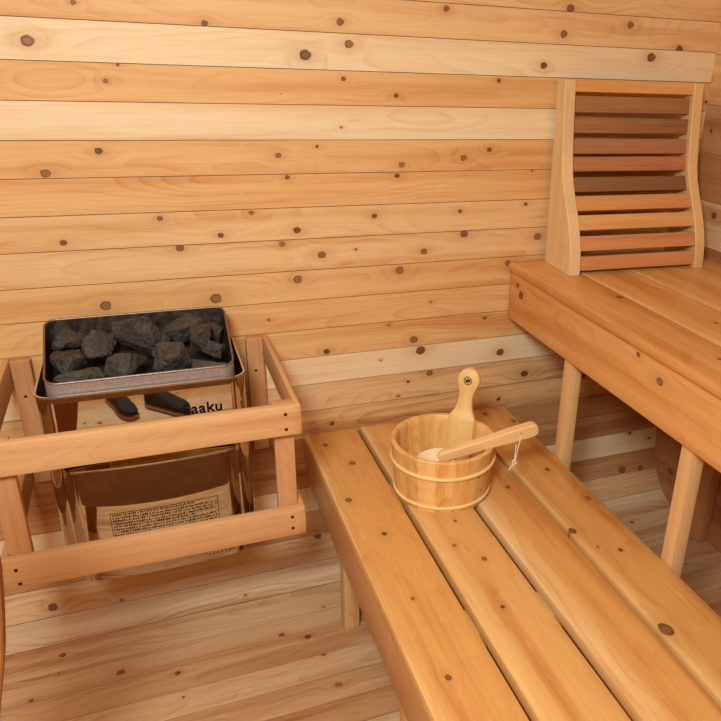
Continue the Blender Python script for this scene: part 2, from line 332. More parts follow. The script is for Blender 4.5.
# ------------------------------------------------------------------ upper bench
ub = tag(empty('sauna_bench', (1.28, 1.1, 0)), 'high cedar bench along the end wall with a deep front board, carrying the backrest', 'bench')
UK = [(1.079, 1.058, 0.0073), (1.263, 1.206, 0.0083), (1.494, 1.095, 0.0133), (.8, 1.05, .01)]
def u1f(u, v): return mixc(BO, BL, .25 + .5 * max(0, 1 - abs(v - .975) / .02) + .7 * max(0, (v - 1.09 + wob(u, 2, .02)) / .03)), BO2  # pale edge bands again put sheen and the lit front arris into the tone
def u2f(u, v): return mixc(BO, BL, .15 + .8 * max(0, 1 - abs(v - 1.128) / .03) + .6 * max(0, 1 - abs(v - 1.27) / .03)), BO2
def u3f(u, v): return mixc(BO, BL, .35 + .6 * max(0, 1 - abs(v - 1.285) / .03) + .3 * max(0, 1 - abs(v - 1.41) / .03)), mixc(BO2, BL2, .5)
def u4f(u, v): return mixc(BO, BL, .35 + .5 * max(0, 1 - abs(v - 1.43) / .03)), mixc(BO2, BL2, .4)
for (x0, x1, tf, sd, pth) in ((.962, 1.1175, u1f, 121.5, (.05, 1.03)), (1.1185, 1.274, u2f, 147.2, (.05, 1.2)), (1.275, 1.419, u3f, 161.9, (.06, 1.33)), (1.420, 1.597, u4f, 188.3, (.05, 1.5))):
    part(lambda mb: bx(mb, x0, x1, YB0, 1.865, .874, .9, 'y', knots=[k for k in UK if x0 <= k[1] <= x1], r=.009 if x0 < 1 else .002, nv=10, seed=sd, tonef=tf, step=.012, pith=pth), 'seat_board', BENCH, ub)
FK = [(1.145, .832 - .8, .013), (1.229, .861 - .8, .0086), (1.791, .823 - .8, .0163), (1.814, .845 - .8, .0104), (.8, .0, .01)]
def apron(mb):
    board(mb, (0, 0, .8), (0, 1, 0), (0, 0, 1), (-1, 0, 0), YB0, 1.8625, rrect(-.069, .0735, -.996, -.971, .003, 6), FK, (224, 162, 96), (198, 126, 64), seed=33.1, pith=(.05, .02))
part(apron, 'apron', BENCH, ub)
for y0, y1 in ((1.497, 1.54), (1.0, 1.04), (.5, .54)):
    part(lambda mb: bx(mb, .997, 1.57, y0, y1, .80, .8735, 'x', BL, BL2), 'cross_batten', PLAIN, ub)
for y in (1.505, 1.021, .52):
    part(lambda mb: bx(mb, .9815, 1.0165, y, y + .036, .003, .7305, 'z', (232, 184, 128), (204, 146, 92)), 'post', PLAIN, ub)
part(lambda mb: bx(mb, 1.562, 1.597, 1.525, 1.60, .003, .873, 'z', (206, 150, 98), (176, 116, 68)), 'post', PLAIN, ub)
part(lambda mb: bx(mb, 1.562, 1.597, 1.0, 1.075, .003, .873, 'z', (206, 150, 98), (176, 116, 68)), 'post', PLAIN, ub)

# ------------------------------------------------------------------ backrest
br = tag(empty('slatted_recliner', (1.082, 1.694, .9)), 'curved cedar backrest with ten slats standing on the high bench in the corner', 'backrest')
SF = [(.9005, 1.694), (.93, 1.697), (.965, 1.702), (1.0, 1.713), (1.03, 1.725), (1.06, 1.740), (1.09, 1.757), (1.115, 1.771), (1.14, 1.783), (1.17, 1.793), (1.2, 1.799), (1.24, 1.806), (1.28, 1.812), (1.32, 1.817), (1.36, 1.822), (1.40, 1.826)]
def sfy(z):
    for (a, b), (c, d) in zip(SF, SF[1:]):
        if z <= c: return b + (d - b) * (z - a) / (c - a)
    return SF[-1][1]
def side(x0, x1, tone, seed):
    mb = MB(); vs, wv = [], []; n = len(SF); bv = .0025
    cols = [(x0, 1), (x0 + bv, 0), (x1 - bv, 0), (x1, 1)]
    for (z, y) in SF:
        yb = 1.848 + (z - .9) / .5 * .024
        for x, b in cols: vs.append((x, y + b * bv, z)); wv.append((z, y, x))
        for x, b in cols[::-1]: vs.append((x, yb - b * bv, z)); wv.append((z, yb, x))
    fs = []
    for i in range(n - 1):
        for j in range(8): fs.append((i * 8 + j, i * 8 + (j + 1) % 8, (i + 1) * 8 + (j + 1) % 8, (i + 1) * 8 + j))
    fs += [tuple(range(8))[::-1], tuple((n - 1) * 8 + j for j in range(8))]
    mb.add(vs, fs, wv, None, lin(tone), lin(vary(tone, .86)), (seed, .2, 1.6))
    return mb.build('side_panel', PLAIN, br, True, angle=40)
side(1.0655, 1.099, (238, 194, 140), 3.2); side(1.477, 1.509, (236, 186, 126), 9.4)
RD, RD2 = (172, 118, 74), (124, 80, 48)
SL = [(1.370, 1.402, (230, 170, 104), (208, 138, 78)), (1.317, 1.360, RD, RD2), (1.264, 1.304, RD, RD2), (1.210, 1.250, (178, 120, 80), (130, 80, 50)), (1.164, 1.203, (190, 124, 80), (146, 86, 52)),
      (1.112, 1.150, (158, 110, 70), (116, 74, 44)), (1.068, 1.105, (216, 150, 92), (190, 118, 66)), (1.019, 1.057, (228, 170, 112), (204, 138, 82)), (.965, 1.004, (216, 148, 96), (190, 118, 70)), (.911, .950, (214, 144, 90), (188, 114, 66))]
for i, (z0, z1, a, b) in enumerate(SL):
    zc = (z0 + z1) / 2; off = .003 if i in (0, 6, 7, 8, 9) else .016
    p0 = Vector((0, sfy(z0) + off, z0)); p1 = Vector((0, sfy(z1) + off, z1)); ev = (p1 - p0); h = ev.length; ev.normalize(); ew = Vector((1, 0, 0)).cross(ev)
    if ew.y > 0: ew = -ew
    mb = MB(); board(mb, p0, (1, 0, 0), ev, ew, 1.0992, 1.4768, rrect(0, h, -.019, 0, .0025), (), a, b, seed=5.1 * i + 2, step=.02)
    mb.build('slat', PLAIN, br, True, angle=40)

br.rotation_euler = (0, 0, math.radians(-2.6))
# ------------------------------------------------------------------ heater guard
gd = tag(empty('heater_guard', (-.04, 1.65, .42)), 'open wooden guard rail frame fixed to the wall around the sauna heater', 'guard rail')
GT, GT2 = (214, 160, 110), (190, 131, 84)
def screws(rail, pts, axis='y'):
    for (x, y, z) in pts:
        mb = MB(); n = 12; vs = []
        for q, (rr, d) in enumerate(((.0037, .0), (.0037, -.0007), (.0018, -.0008), (.0012, -.0008))):
            for k in range(n):
                a = 2 * PI * k / n; vs.append((x + rr * math.cos(a), y + d, z + rr * math.sin(a)))
        fs = [(q * n + k, q * n + (k + 1) % n, (q + 1) * n + (k + 1) % n, (q + 1) * n + k) for q in range(3) for k in range(n)]
        fs.append(tuple(3 * n + k for k in range(n)))
        mb.add(vs, fs); o = mb.build('screw', SCREW, rail)
        o['label'] = 'dark screw head'
fr = part(lambda mb: bx(mb, -.343, .261, 1.4165, 1.438, .684, .754, 'x', (220, 168, 116), (196, 138, 88), r=.003, nv=4, seed=2.4), 'front_rail', PLAIN, gd)
screws(fr, [(.228, 1.4165, .736), (.228, 1.4165, .700), (-.316, 1.4165, .736), (-.316, 1.4165, .700)])
fr = part(lambda mb: bx(mb, -.343, .261, 1.4165, 1.438, .425, .496, 'x', (216, 161, 110), (192, 131, 84), r=.003, nv=4, seed=8.4), 'front_rail', PLAIN, gd)
screws(fr, [(.231, 1.4165, .476), (.231, 1.4165, .446), (-.318, 1.4165, .472), (-.316, 1.4165, .438)])
for z0, z1 in ((.684, .754), (.425, .496)):
    for x0, x1 in ((.2485, .261), (-.343, -.3305)):
        part(lambda mb: bx(mb, x0, x1, 1.4385, 1.861, z0, z1, 'y', GT, GT2, r=.003), 'side_rail', PLAIN, gd)
for x0 in (.2055, -.3295):
    for y0, y1 in ((1.4385, 1.460), (1.838, 1.862)):
        p = part(lambda mb: bx(mb, x0, x0 + .0425, y0, y1, .425, .752, 'z', (210, 153, 104), (186, 124, 80), r=.0025), 'post', PLAIN, gd)
        if y0 > 1.8: screws(p, [(x0 + .02, 1.838, .662)])

# ------------------------------------------------------------------ heater
ht = tag(empty('sauna_heater', (-.04, 1.67, .36)), 'polished stainless steel electric sauna heater with an open tray of stones', 'heater')
def rr_path(x0, x1, y0, y1, r, seg=8):
    P = []
    for cx, cy, a0 in ((x1 - r, y1 - r, 0), (x0 + r, y1 - r, 90), (x0 + r, y0 + r, 180), (x1 - r, y0 + r, 270)):
        for i in range(seg + 1):
            a = math.radians(a0 + 90 * i / seg); P.append((cx + r * math.cos(a), cy + r * math.sin(a)))
    return P
def flare(P):
    return [(-.0395 + (x + .0395) * (1 + .035 * (y - 1.5125) / .2125), y) for x, y in P]
def ring_shell(path_o, path_i, zo0, zo1f, closed_bottom=None):
    """wall between outer and inner paths; zo1f(y) top height"""
    n = len(path_o); vs = []
    for P, z in ((path_o, 0), (path_o, 1), (path_i, 1), (path_i, 0)):
        for (x, y) in P: vs.append((x, y, zo1f(y) if z else zo0))
    fs = [(q * n + j, q * n + (j + 1) % n, ((q + 1) % 4) * n + (j + 1) % n, ((q + 1) % 4) * n + j) for q in range(4) for j in range(n)]
    return vs, fs
def shell_part(name, mat, o, i, z0, zf, parent=ht):
    mb = MB(); vs, fs = ring_shell(o, i, z0, zf); mb.add(vs, fs); return mb.build(name, mat, parent, True, angle=35)
SX0, SX1, SY0, SY1 = -.243, .163, 1.503, 1.765
outer = shell_part('outer_casing', STEEL, rr_path(SX0, SX1, SY0, SY1, .034), rr_path(SX0 + .0015, SX1 - .0015, SY0 + .0015, SY1 - .0015, .0325), .42, lambda y: .797)
shell_part('casing_rim', EDGE, rr_path(SX0 - .0015, SX1 + .0015, SY0 - .0015, SY1 + .0015, .0355), rr_path(SX0 + .0025, SX1 - .0025, SY0 + .0025, SY1 - .0025, .0315), .7945, lambda y: .7985)
# dark interior deck just below the rim
mb = MB(); P = rr_path(SX0 + .002, SX1 - .002, SY0 + .002, SY1 - .002, .032)
n = len(P); mb.add([(x, y, .755) for x, y in P] + [(x, y, .435) for x, y in P], [tuple(range(n)), tuple(range(n, 2 * n))] + [(j, (j + 1) % n, n + (j + 1) % n, n + j) for j in range(n)])
mb.build('inner_housing', DARK, ht)
# tray: rim rises towards the wall
def tz(y): return .8225 + (y - 1.512) / (1.725 - 1.512) * .0635
TX0, TX1, TY0, TY1 = -.221, .142, 1.5125, 1.725
TO = flare(rr_path(TX0, TX1, TY0, TY1, .024)); TI = flare(rr_path(TX0 + .002, TX1 - .002, TY0 + .002, TY1 - .002, .022))
tr = shell_part('stone_tray', TRAY, TO, TI, .762, tz)
shell_part('tray_lining', TRAYIN, flare(rr_path(TX0 + .0022, TX1 - .0022, TY0 + .0022, TY1 - .0022, .022)), flare(rr_path(TX0 + .0035, TX1 - .0035, TY0 + .0035, TY1 - .0035, .0205)), .764, lambda y: tz(y) - .003)
mb = MB(); vs, fs = [], []
no = len(TO)
for P, dz in ((TO, -.0035), (flare(rr_path(TX0 - .0012, TX1 + .0012, TY0 - .0012, TY1 + .0012, .0252)), -.0015), (TO, .0005), (TI, .0005), (flare(rr_path(TX0 + .0032, TX1 - .0032, TY0 + .0032, TY1 - .0032, .0208)), -.0015), (TI, -.0035)):
    for x, y in P: vs.append((x, y, tz(y) + dz))
fs = [(q * no + j, q * no + (j + 1) % no, ((q + 1) % 6) * no + (j + 1) % no, ((q + 1) % 6) * no + j) for q in range(6) for j in range(no)]
mb.add(vs, fs); mb.build('tray_rim', TEDGE, ht, True)
mb = MB(); n = len(TI); zf = .776
mb.add([(x, y, zf) for x, y in TI] + [(x, y, zf - .01) for x, y in TI], [tuple(range(n)), tuple(range(n, 2 * n))[::-1]] + [(j, (j + 1) % n, n + (j + 1) % n, n + j) for j in range(n)])
mb.build('tray_floor', TRAYIN, ht)
# lower front panel, bulging, with rolled lip
def lower(mb):
    prof = []
    xs = [-.214 + (.344) * i / 28 for i in range(29)]
    def yy(x):
        t = (x + .042) / .172
        return 1.474 + .013 * t * t + (.01 * max(0, (abs(t) - .9) / .1) ** 2)
    vs = []
    zl = [(.358, .003), (.36, 0), (.45, 0), (.55, 0), (.630, 0), (.6335, -.0012), (.6355, .001), (.6335, .0032), (.630, .0022), (.55, .0018), (.45, .0018), (.362, .0022)]
    for (z, dy) in zl:
        for x in xs: vs.append((x, yy(x) + dy, z))
    m_ = len(zl); n_ = len(xs)
    fs = [(q * n_ + j, q * n_ + j + 1, ((q + 1) % m_) * n_ + j + 1, ((q + 1) % m_) * n_ + j) for q in range(m_) for j in range(n_ - 1)]
    fs += [tuple(q * n_ for q in range(m_)), tuple(q * n_ + n_ - 1 for q in range(m_))[::-1]]
    mb.add(vs, fs); return yy
mb = MB(); yyf = lower(mb); lp = mb.build('lower_panel', STEEL, ht, True, angle=35)
# base box behind lower panel
mb = MB(); P = rr_path(-.212, .128, 1.499, 1.74, .02); n = len(P)
mb.add([(x, y, .4195) for x, y in P] + [(x, y, .362) for x, y in P], [tuple(range(n))[::-1], tuple(range(n, 2 * n))] + [(j, (j + 1) % n, n + (j + 1) % n, n + j) for j in range(n)])
mb.build('base_box', STEEL, ht)
mb = MB()
for zc in (.374, .383):
    for k in range(7):
        x = .05 + k * .009; y = yyf(x) - .0004
        mb.add([(x - .0016, y, zc - .0016), (x + .0016, y, zc - .0016), (x + .0016, y, zc + .0016), (x - .0016, y, zc + .0016)] + [(x - .0016, y + .001, zc - .0016), (x + .0016, y + .001, zc - .0016), (x + .0016, y + .001, zc + .0016), (x - .0016, y + .001, zc + .0016)],
               [(0, 1, 2, 3), (7, 6, 5, 4), (0, 4, 5, 1), (1, 5, 6, 2), (2, 6, 7, 3), (3, 7, 4, 0)])
o = mb.build('vent_hole', INK, ht); o.name = 'vent_holes'
mb = MB(); P = [(-.21, 1.5025), (-.21, 1.4995)] + [(-.208 + .334 * i / 12, yyf(-.208 + .334 * i / 12) + .0025) for i in range(13)] + [(.128, 1.4995), (.128, 1.5025)]; n = len(P)
mb.add([(x, y, .629) for x, y in P] + [(x, y, .627) for x, y in P], [tuple(range(n)), tuple(range(n, 2 * n))[::-1]] + [(j, (j + 1) % n, n + (j + 1) % n, n + j) for j in range(n)])
mb.build('ledge', STEEL, ht)  # added mirror strip; its reflections brighten the black gap behind the lip
# rating label: border and rows of tiny print (illegible in the photograph)
mb = MB(); r3 = random.Random(8)
def flat(mb, x0, x1, z0, z1, d=.0007):
    vs = []
    for dy in (-d, -d + .0005):
        for x, z in ((x0, z0), (x1, z0), (x1, z1), (x0, z1)): vs.append((x, yyf(x) + dy, z))
    mb.add(vs, [(0, 1, 2, 3), (7, 6, 5, 4), (0, 4, 5, 1), (1, 5, 6, 2), (2, 6, 7, 3), (3, 7, 4, 0)])
lx0, lx1, lz0, lz1 = -.141, .079, .445, .526
k = 0
for a in range(10):
    s0, s1 = lx0 + (lx1 - lx0) * a / 10, lx0 + (lx1 - lx0) * (a + 1) / 10
    flat(mb, s0, s1, lz1 - .001, lz1); flat(mb, s0, s1, lz0, lz0 + .001)
flat(mb, lx0, lx0 + .001, lz0, lz1); flat(mb, lx1 - .001, lx1, lz0, lz1)
for row in range(10):
    z = lz1 - .0070 - row * .0073; x = lx0 + .004
    end = lx1 - (.004 if row % 4 else .05)
    while x < end:
        w_ = r3.uniform(.001, .0032); hgt = r3.choice((.0026, .0034, .0042))
        flat(mb, x, min(x + w_, end), z, z + hgt); x += w_ + r3.choice((.0010, .0013, .0030))
o = mb.build('rating_label', INK, lp); o['label'] = 'dense dark printed label'
# raised name lettering
cu = bpy.data.curves.new('lettering', 'FONT'); cu.body = 'Saaku'; cu.size = .036; cu.extrude = .0007; cu.offset = .0007; cu.space_character = 1.08
to = bpy.data.objects.new('lettering_src', cu); C.objects.link(to); bpy.context.view_layer.update()
me = bpy.data.meshes.new_from_object(to.evaluated_get(bpy.context.evaluated_depsgraph_get())); bpy.data.objects.remove(to)
me.transform(Matrix.Rotation(PI / 2, 4, 'X'))
xs = [v.co.x for v in me.vertices]; sc_ = .079 / (max(xs) - min(xs)); me.transform(Matrix.Translation((-min(xs), 0, 0))); me.transform(Matrix.Diagonal((sc_, 1, sc_ * 1.0, 1)))
me.transform(Matrix.Translation((.029, SY0 - .0005, .7240))); me.materials.clear(); me.materials.append(INK)
lo = bpy.data.objects.new('name_lettering', me); C.objects.link(lo); lo.parent = ht; lo.matrix_parent_inverse = Matrix.Translation(-ht.location); lo['label'] = 'raised dark name lettering with an underline'
mb = MB(); vs = [(x, y, z) for y in (SY0 - .0012, SY0 - .0002) for x, z in ((.029, .7168), (.108, .7168), (.108, .7185), (.029, .7185))]
mb.add(vs, [(0, 1, 2, 3), (7, 6, 5, 4), (0, 4, 5, 1), (1, 5, 6, 2), (2, 6, 7, 3), (3, 7, 4, 0)]); mb.build('name_underline', INK, ht)
# wall bracket
mb = MB(); bx(mb, -.14, .06, 1.7655, 1.7735, .50, .72, 'x'); mb.build('wall_bracket', EDGE, ht)

# heater and stones scaled about the camera: further back, so the reflections line up
HK, HC = 1.05, Vector((-.04, 1.67, .36)); HN = Vector((-.042, 1.7535, .3051))
def hmap(p): return HN + (Vector(p) - HC) * HK
ht.location = HN; ht.scale = (HK,) * 3

# ------------------------------------------------------------------ stones
def stone(name, label, c, dims, rot, seed, pts=None, flatten=.0):
    r = random.Random(seed); b = bmesh.new()
    P = []
    for _ in range(13):
        v = Vector((r.gauss(0, 1), r.gauss(0, 1), r.gauss(0, 1))).normalized() * r.uniform(.96, 1.2); v = Vector([math.copysign(abs(q) ** .8, q) for q in v]); P.append(v)
    if pts: P = [Vector(p) for p in pts]
    for p in P: b.verts.new((p.x * dims[0], p.y * dims[1], p.z * dims[2]))
    bmesh.ops.convex_hull(b, input=b.verts[:])
    b.verts.ensure_lookup_table()
    for v in [v for v in b.verts if not v.link_faces]: b.verts.remove(v)
    bmesh.ops.bevel(b, geom=b.edges[:] + b.verts[:], offset=.0018, segments=1, affect='EDGES', clamp_overlap=True)
    bmesh.ops.triangulate(b, faces=b.faces[:])
    for _ in range(3): bmesh.ops.subdivide_edges(b, edges=[e for e in b.edges if e.calc_length() > .006], cuts=1, use_grid_fill=False); bmesh.ops.triangulate(b, faces=[f for f in b.faces if len(f.verts) > 3])
    b.normal_update()
    for v in b.verts:
        q = v.co * 30 + Vector((seed, 0, 0)); q2 = v.co * 90 + Vector((0, seed, 0)); q3 = v.co * 240
        v.co += v.normal * (.0042 * noise.noise(q) + .0022 * noise.noise(q2) + .0008 * noise.noise(q3))
    bmesh.ops.recalc_face_normals(b, faces=b.faces[:])
    me = bpy.data.meshes.new(name); b.to_mesh(me); b.free(); me.materials.append(STONE)
    o = bpy.data.objects.new(name, me); C.objects.link(o); o.location = c; o.rotation_euler = tuple(math.radians(a) for a in rot)
    tag(o, label, 'stone', 'dark lava stones heaped in the heater tray')
    return o
STN = [
 ('dark stone with an arched ledge in the back left corner of the heater tray', (-.183, 1.668, .853), (.036, .030, .020), (0, 8, 15), 3),
 ('rounded dark stone at the left side of the heater tray, behind the long slab', (-.181, 1.612, .828), (.035, .030, .026), (10, 0, 40), 7),
 ('long low slab of dark stone along the front left edge of the heater tray', (-.165, 1.552, .809), (.050, .027, .021), (-22, -6, 4), 12),
 ('craggy dark stone left of the tall peaked one at the back of the tray', (-.122, 1.650, .839), (.036, .030, .028), (15, 0, 70), 15),
 ('wide rough dark stone at the front of the tray, right of the long slab', (-.068, 1.574, .815), (.054, .032, .026), (-14, 4, 8), 21),
 ('tall peaked dark stone, the biggest, at the back middle of the heater tray', (-.043, 1.660, .857), (.048, .034, .054), (0, 0, 0), 24),
 ('bulky domed dark stone at the front, right of the tray middle', (.021, 1.585, .826), (.040, .036, .037), (0, -10, 30), 41),
 ('broad flat-topped dark stone at the back right of the heater tray', (.050, 1.684, .850), (.044, .028, .032), (8, -8, 8), 33),
 ('sharp wedge of dark stone leaning at the right side of the heater tray', (.088, 1.634, .842), (.033, .028, .035), (10, 32, 25), 44),
 ('small dark stone against the right side of the tray under the sharp wedge', (.108, 1.597, .828), (.022, .030, .024), (0, 20, 0), 52),
 ('low dark stone along the front right corner of the heater tray', (.094, 1.550, .806), (.038, .028, .021), (-20, 2, -3), 58),
 ('smaller dark stone wedged between the peaked and the domed stones', (.004, 1.640, .826), (.026, .026, .026), (0, 0, 10), 63),
 ('dark stone tucked low behind the craggy one against the tray back', (-.095, 1.697, .835), (.028, .020, .022), (0, 0, 10), 68),
 ('dark stone tucked low in the back right corner of the heater tray', (.113, 1.692, .830), (.024, .024, .024), (0, 0, 10), 72),
]
for lab, c, d, r_, sd in STN:
    stone('sauna_stone', lab, hmap((c[0], c[1], c[2] + .004)), tuple(q * 1.02 * HK for q in d), r_, sd)

# ------------------------------------------------------------------ bucket
BC = Vector((.62, 1.482, .4378))
bk = tag(empty('sauna_bucket', BC), 'round pine sauna bucket with two hoops and one tall handle stave', 'bucket')
R0, R1, HB = .1182, .1305, .145
def cone_body(mb):
    ns = 18; rng = random.Random(2)
    for s_ in range(ns):
        a0, a1 = 2 * PI * s_ / ns, 2 * PI * (s_ + 1) / ns; m_ = 5; vs, wv = [], []
        lv = [(0, R0, R0 - .013), (.003, R0 + .0008, R0 - .014)] + [(HB * k / 8, R0 + (R1 - R0) * k / 8, R0 + (R1 - R0) * k / 8 - .014) for k in range(1, 8)] + [(HB - .002, R1, R1 - .0135), (HB, R1 - .002, R1 - .0115)]
        for (z, ro, ri) in lv:
            for side_ in (0, 1):
                for k in range(m_):
                    a = a0 + (a1 - a0) * (k if side_ == 0 else m_ - 1 - k) / (m_ - 1); g = .0004 if (k in (0, m_ - 1)) else 0
                    rr = (ro - g) if side_ == 0 else (ri + g)
                    vs.append(BC + Vector((rr * math.cos(a), rr * math.sin(a), z))); wv.append((z, a * R1, rr))
        q = 2 * m_; L_ = len(lv)
        fs = [(i * q + j, i * q + (j + 1) % q, (i + 1) * q + (j + 1) % q, (i + 1) * q + j) for i in range(L_ - 1) for j in range(q)]
        fs += [tuple(range(q))[::-1], tuple((L_ - 1) * q + j for j in range(q))]
        f = rng.uniform(.93, 1.03); kn = None
        mb.add(vs, fs, wv, kn, lin(vary((240, 190, 118), f)), lin(vary((214, 140, 66), f)), (rng.uniform(0, 500), .12, (a0 + a1) / 2 * R1 + rng.uniform(-.03, .03)))
part(cone_body, 'stave_wall', PINE, bk)
def disc(mb):
    n = 48; vs = [BC + Vector(((R0 - .0145) * math.cos(2 * PI * k / n), (R0 - .0145) * math.sin(2 * PI * k / n), z)) for z in (.012, .040) for k in range(n)]
    mb.add(vs, [tuple(range(n))[::-1], tuple(range(n, 2 * n))] + [(j, (j + 1) % n, n + (j + 1) % n, n + j) for j in range(n)], [(v.x, v.y, v.z) for v in vs], None, lin((240, 194, 126)), lin((216, 150, 80)), (4., .1, 1.4))
part(disc, 'bottom_board', PINE, bk)
def torus(mb, z, R, r, tilt=0):
    n, m_ = 72, 10; vs = []
    for i in range(n):
        a = 2 * PI * i / n
        for j in range(m_):
            b = 2 * PI * j / m_; vs.append(BC + Vector(((R + r * math.cos(b)) * math.cos(a), (R + r * math.cos(b)) * math.sin(a), z + r * 1.15 * math.sin(b))))
    fs = [(i * m_ + j, ((i + 1) % n) * m_ + j, ((i + 1) % n) * m_ + (j + 1) % m_, i * m_ + (j + 1) % m_) for i in range(n) for j in range(m_)]
    mb.add(vs, fs, [(math.atan2(v.y - BC.y, v.x - BC.x) * R, v.z, (v - BC).length) for v in vs], None, lin((246, 206, 140)), lin((230, 174, 100)), (9., .1, 0))
part(lambda mb: torus(mb, .0145, R0 + .0018, .0042), 'hoop', PLAIN, bk)
part(lambda mb: torus(mb, .099, R0 + (R1 - R0) * .68 + .002, .0042), 'hoop', PLAIN, bk)
# nail dots
for az, z in ((-68, .086), (-52, .088), (-62, .045), (-98, .005)):
    mb = MB()
    a = math.radians(az); ra = R0 + (R1 - R0) * z / HB + .0002; p = BC + Vector((ra * math.cos(a), ra * math.sin(a), z)); tg = Vector((-math.sin(a), math.cos(a), 0)); nn = Vector((math.cos(a), math.sin(a), 0))
    vs = [p + tg * .0018 * math.cos(k * PI / 4) + Vector((0, 0, .0018 * math.sin(k * PI / 4))) for k in range(8)] + [p + nn * .0008 + tg * .0012 * math.cos(k * PI / 4) + Vector((0, 0, .0012 * math.sin(k * PI / 4))) for k in range(8)]
    mb.add(vs, [tuple(range(8))[::-1], tuple(range(8, 16))] + [(k, (k + 1) % 8, 8 + (k + 1) % 8, 8 + k) for k in range(8)])
    mb.build('nail', SCREW, bk)
# handle stave
az = math.radians(43); nn = Vector((math.cos(az), math.sin(az), 0)); tg = Vector((-math.sin(az), math.cos(az), 0)); tl = math.radians(6)
up = (Vector((0, 0, 1)) * math.cos(tl) + nn * math.sin(tl)).normalized(); n2 = (nn * math.cos(tl) - Vector((0, 0, 1)) * math.sin(tl)).normalized()
HP = [(-.125, .031), (-.06, .034), (-.004, .0365), (.003, .0365), (.008, .033), (.015, .0285), (.025, .0235), (.04, .0200), (.055, .0190), (.068, .0200), (.08, .0235), (.09, .0275), (.10, .0300), (.11, .0300), (.12, .0262), (.128, .0205), (.134, .0125), (.137, .004)]
mb = MB(); hb = BC + nn * (R1 - .0105) + Vector((0, 0, HB)); vs, wv = [], []; bv = .003
for h, w_ in HP:
    b_ = min(bv, w_ * .5)
    for s_, t_ in ((-w_ + b_, -.0075), (w_ - b_, -.0075), (w_, -.0075 + b_), (w_, .0075 - b_), (w_ - b_, .0075), (-w_ + b_, .0075), (-w_, .0075 - b_), (-w_, -.0075 + b_)):
        off = -.0095 if h < 0 else -.0095 * max(0, 1 - h / .02)
        vs.append(hb + up * h + tg * (s_ - .008 * max(0, h - .02) / .11) + n2 * (t_ + off * .9)); wv.append((h, s_, t_))
n = len(HP); fs = [(i * 8 + j, i * 8 + (j + 1) % 8, (i + 1) * 8 + (j + 1) % 8, (i + 1) * 8 + j) for i in range(n - 1) for j in range(8)] + [tuple(range(8))[::-1], tuple((n - 1) * 8 + j for j in range(8))]
mb.add(vs, fs, wv, None, lin((244, 200, 130)), lin((232, 178, 104)), (77., .2, .1)); hd = mb.build('handle', PLAIN, bk, True, angle=50)
# burnt round mark on the handle
mb = MB(); cc = hb + up * .104 - tg * .0062 - n2 * .0078
def stroke(mb, p, q, w_):
    d = (q - p).normalized(); s_ = d.cross(n2) * w_ / 2; e_ = -n2 * .0006
    mb.add([p - s_, p + s_, q + s_, q - s_, p - s_ + e_, p + s_ + e_, q + s_ + e_, q - s_ + e_], [(4, 5, 6, 7), (0, 1, 5, 4), (1, 2, 6, 5), (2, 3, 7, 6), (3, 0, 4, 7)])
for k in range(24):
    a, b_ = 2 * PI * k / 24, 2 * PI * (k + 1) / 24; stroke(mb, cc + (tg * math.cos(a) + up * math.sin(a)) * .0105, cc + (tg * math.cos(b_) + up * math.sin(b_)) * .0105, .0018)
for k in range(3):
    a = PI * k / 3 + .3; v_ = (tg * math.cos(a) + up * math.sin(a)); stroke(mb, cc - v_ * .0085, cc + v_ * .0085, .0026)
stroke(mb, cc - tg * .007 + up * .003, cc + tg * .006 - up * .004, .005)
o = mb.build('burnt_emblem', metal('burnt_mark', (96, 52, 26), .7, .2, 500, 0, 0), hd)

# ------------------------------------------------------------------ ladle
LD = tag(empty('sauna_ladle', (.56, 1.41, .466)), 'wooden ladle lying in the bucket, its flat handle over the rim', 'ladle')
A0, A1 = Vector((.582, 1.418, .5670)), Vector((.826, 1.386, .6235))   # handle centre line
d = (A1 - A0).normalized(); sd_ = Vector((-d.y, d.x, 0)).normalized(); uh = sd_.cross(d) * -1
if uh.z < 0: uh = -uh
mb = MB(); vs, wv = [], []; Lh = (A1 - A0).length
ST = [(0, .006, .007), (.01, .0125, .0105), (.06, .0130, .0115), (.12, .0135, .0120), (.15, .0150, .0120), (.18, .0165, .0125), (Lh - .014, .0170, .0125), (Lh - .005, .0145, .0115), (Lh, .0095, .009)]
for t_, hh, ww in ST:
    p = A0 + d * t_; b_ = .0028
    for a, b2 in ((-ww + b_, -hh), (ww - b_, -hh), (ww, -hh + b_), (ww, hh - b_), (ww - b_, hh), (-ww + b_, hh), (-ww, hh - b_), (-ww, -hh + b_)):
        vs.append(p + sd_ * a + uh * b2); wv.append((t_, a, b2))
n = len(ST); fs = [(i * 8 + j, i * 8 + (j + 1) % 8, (i + 1) * 8 + (j + 1) % 8, (i + 1) * 8 + j) for i in range(n - 1) for j in range(8)] + [tuple(range(8))[::-1], tuple((n - 1) * 8 + j for j in range(8))]
mb.add(vs, fs, wv, None, lin((244, 198, 140)), lin((226, 168, 106)), (17., .15, .1)); lh = mb.build('handle', PLAIN, LD, True, angle=40)
